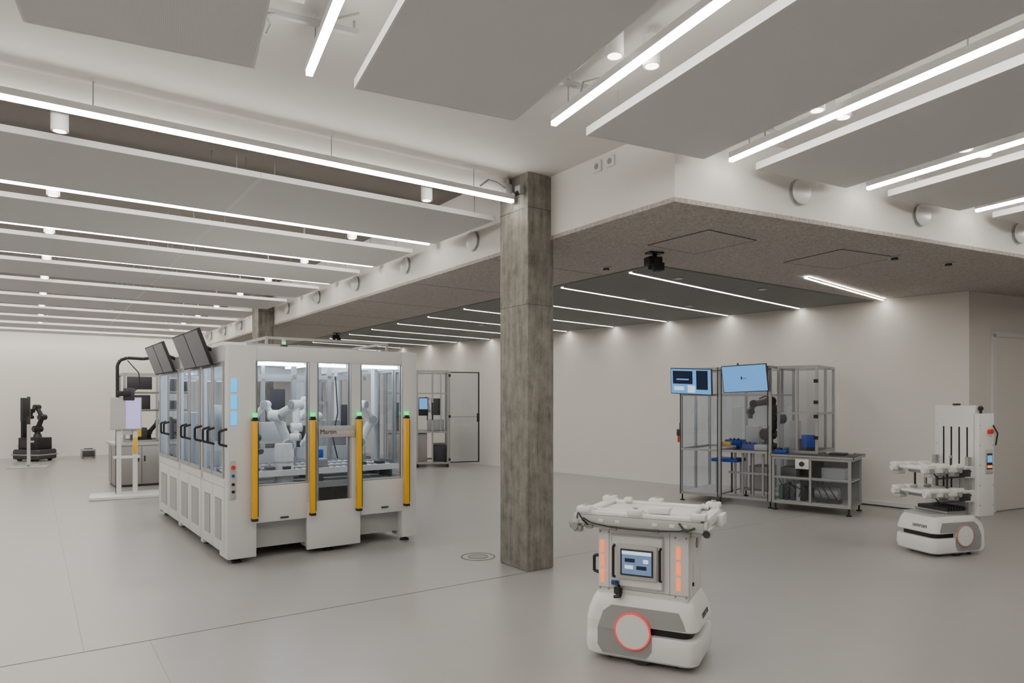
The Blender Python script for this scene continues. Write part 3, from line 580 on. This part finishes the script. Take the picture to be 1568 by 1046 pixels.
# ------------------------------------------------------------------ left background
mb=MB()
mb.box(-.50,.50,-.32,.32,.0,.05,'white',.01)
for x in (-.10,.13): mb.box(x-.035,x+.035,-.03,.03,.05,1.45,'white',.005)
mb.rod((-.12,.06,.05),(-.12,.06,2.12),.025,'black'); mb.path([(-.12,.06,2.12),(-.08,.06,2.2),(.02,.06,2.24),(.25,.06,2.23),(.4,.06,2.26)],.025,'black',12)
mb.M=Matrix.Translation((0,-.06,1.10))@Matrix.Rotation(D(-4),4,'X')
mb.box(-.22,.22,-.02,.02,-.02,.50,'lgrey',.008); mb.box(-.20,.00,-.024,-.02,.0,.48,'lgrey'); mb.box(.00,.205,-.024,-.02,.0,.48,'lilac'); mb.M=Matrix.Identity(4)
mb.box(-.04,.12,-.06,.05,1.55,1.75,'dgrey',.006); mb.box(-.12,.06,-.09,-.05,1.62,1.70,'black',.004)
mb.path([(.12,-.02,1.7),(.2,-.02,1.8),(.18,0,2.0),(.02,.03,2.2)],.008,'black')
mb.box(-.18,.2,-.04,.04,.62,.66,'white',.004); mb.box(-.05,.09,-.05,.05,1.0,1.12,'lgrey',.004); mb.box(.1,.16,-.06,-.03,.7,.95,'yellow',.004)
mb.finish('operator_terminal',D(30),(-6.22,11.0,0),recenter=False)
mb=MB()
mb.box(0,1.3,0,.9,.04,.74,'steel',.006); mb.box(-.03,1.33,-.03,.93,.74,.79,'lgrey',.005)
for x in (.43,.87): mb.box(x,x+.006,-.004,0,.06,.72,'black')
mb.box(-.004,0,.43,.436,.06,.72,'black')
for x in (.38,.48,.92): mb.box(x-.01,x+.01,-.02,0,.45,.55,'black')
mb.frame(.15,1.25,.1,.85,.79,2.05,.04,'alu'); mb.box(.19,1.21,.1,.14,1.35,1.39,'alu'); mb.box(.19,1.21,.1,.8,1.36,1.38,'steel'); mb.box(.68,.72,.1,.14,.8,2.05,'alu'); mb.box(.19,1.21,.1,.14,1.68,1.71,'alu'); mb.box(.19,1.21,.1,.8,1.68,1.70,'steel')
mb.box(.3,.55,.2,.5,.79,1.05,'dgrey',.01); mb.box(.8,1.1,.2,.5,.79,1.2,'black',.01); mb.box(.25,.6,.2,.5,1.38,1.65,'dgrey',.01); mb.box(.75,1.1,.15,.5,1.38,1.55,'dgrey',.01)
mb.box(.2,.6,.0,.04,1.75,1.98,'dgrey',.006); mb.box(.35,.42,-.05,0,.9,1.2,'yellow',.004); mb.box(.9,1.2,.05,.09,1.72,1.95,'black',.006)
arm(mb,[(.6,.4,.79),(.6,.4,.95),(.75,.35,1.15),(.95,.3,1.2),(.97,.3,1.08)],.045,'black','dgrey')
for x in (.05,1.25):
    for y in (.05,.85): mb.rod((x,y,0),(x,y,.05),.03,'black')
mb.finish('steel_workbench',D(36),(-7.05,12.1,0),recenter=False)
mb=MB()
mb.loft([(.05,.38,.28,.08,0,0),(.07,.40,.30,.08,0,0),(.26,.40,.30,.08,0,0),(.30,.38,.28,.08,0,0)],'dgrey'); mb.box(-.405,.405,-.305,.305,.15,.18,'grey',.003)
mb.box(-.28,.30,-.22,.22,.30,.60,'black',.02); mb.box(-.2,.1,-.23,-.22,.35,.55,'dgrey'); mb.box(-.33,-.26,-.1,.1,.55,1.0,'black',.01); mb.box(-.34,-.26,-.10,.10,1.0,1.62,'dgrey',.01)
arm(mb,[(.08,0,.60),(.08,0,.82),(.22,0,1.12),(.06,0,1.38),(-.08,-.02,1.28),(-.1,-.02,1.12)],.07,'black','dgrey')
for x in (-.25,.25):
    for y in (-.2,.2): mb.rod((x,y-.03,.06),(x,y+.03,.06),.06,'black')
mb.finish('mobile_manipulator_robot',D(-10),(-12.3,17.6,0),recenter=False)
mb=MB(); mb.box(-.38,.38,-.2,.2,0,.03,'lgrey',.006); mb.box(-.03,.03,-.03,.03,.03,1.0,'lgrey'); mb.box(-.03,.03,-.03,.03,1.0,1.64,'dgrey',.004); mb.box(-.05,.02,-.07,-.03,1.2,1.6,'black',.006); mb.box(-.02,.1,-.02,.02,.58,.62,'lgrey'); mb.box(-.2,.2,-.03,.03,.03,.07,'lgrey')
mb.finish('sensor_stand',D(25),(-11.15,15.75,0),recenter=False)
mb=MB(); mb.box(-.17,.17,-.12,.12,0.02,.24,'grey',.012); mb.box(-.14,.14,-.125,-.12,.04,.20,'dgrey',.003); mb.box(-.1,.1,-.03,.03,.24,.26,'dgrey',.004)
for x in (-.12,.12): mb.rod((x,-.08,0),(x,-.08,.02),.02,'black'); mb.rod((x,.08,0),(x,.08,.02),.02,'black')
mb.finish('floor_controller_box',AA,(-11.45,18.45,0),recenter=False)
mb=MB(); pts=[]
for k in range(13):
    u=k/12; x=4.95+u*1.15; y=(10.87-.12-.7266*x)/.687+.04*math.sin(6*u); pts.append((x,y,.012))
mb.path(pts,.010,'cable'); mb.finish('floor_cable',recenter=False)
for (x,y,r) in ((*W(.4,22.68,AA),AA),(*W(-.3,22.68,AA),AA)):
    mb=MB(); mb.box(-.05,.05,-.012,0,.3,.38,'white',.003); mb.box(-.03,.03,-.014,-.012,.32,.36,'lgrey'); mb.finish('wall_socket',r,(x,y,0),recenter=False)

# ------------------------------------------------------------------ world + camera
w=bpy.data.worlds.new('world'); bpy.context.scene.world=w; w.use_nodes=True
w.node_tree.nodes['Background'].inputs[0].default_value=(.9,.85,.8,1); w.node_tree.nodes['Background'].inputs[1].default_value=.05
cam=bpy.data.cameras.new('camera'); co=bpy.data.objects.new('camera',cam); bpy.context.collection.objects.link(co)
co.location=(0,0,1.55); co.rotation_euler=(D(90),0,0); cam.lens=24; cam.sensor_width=36; cam.shift_y=.0576; cam.clip_end=200
bpy.context.scene.camera=co
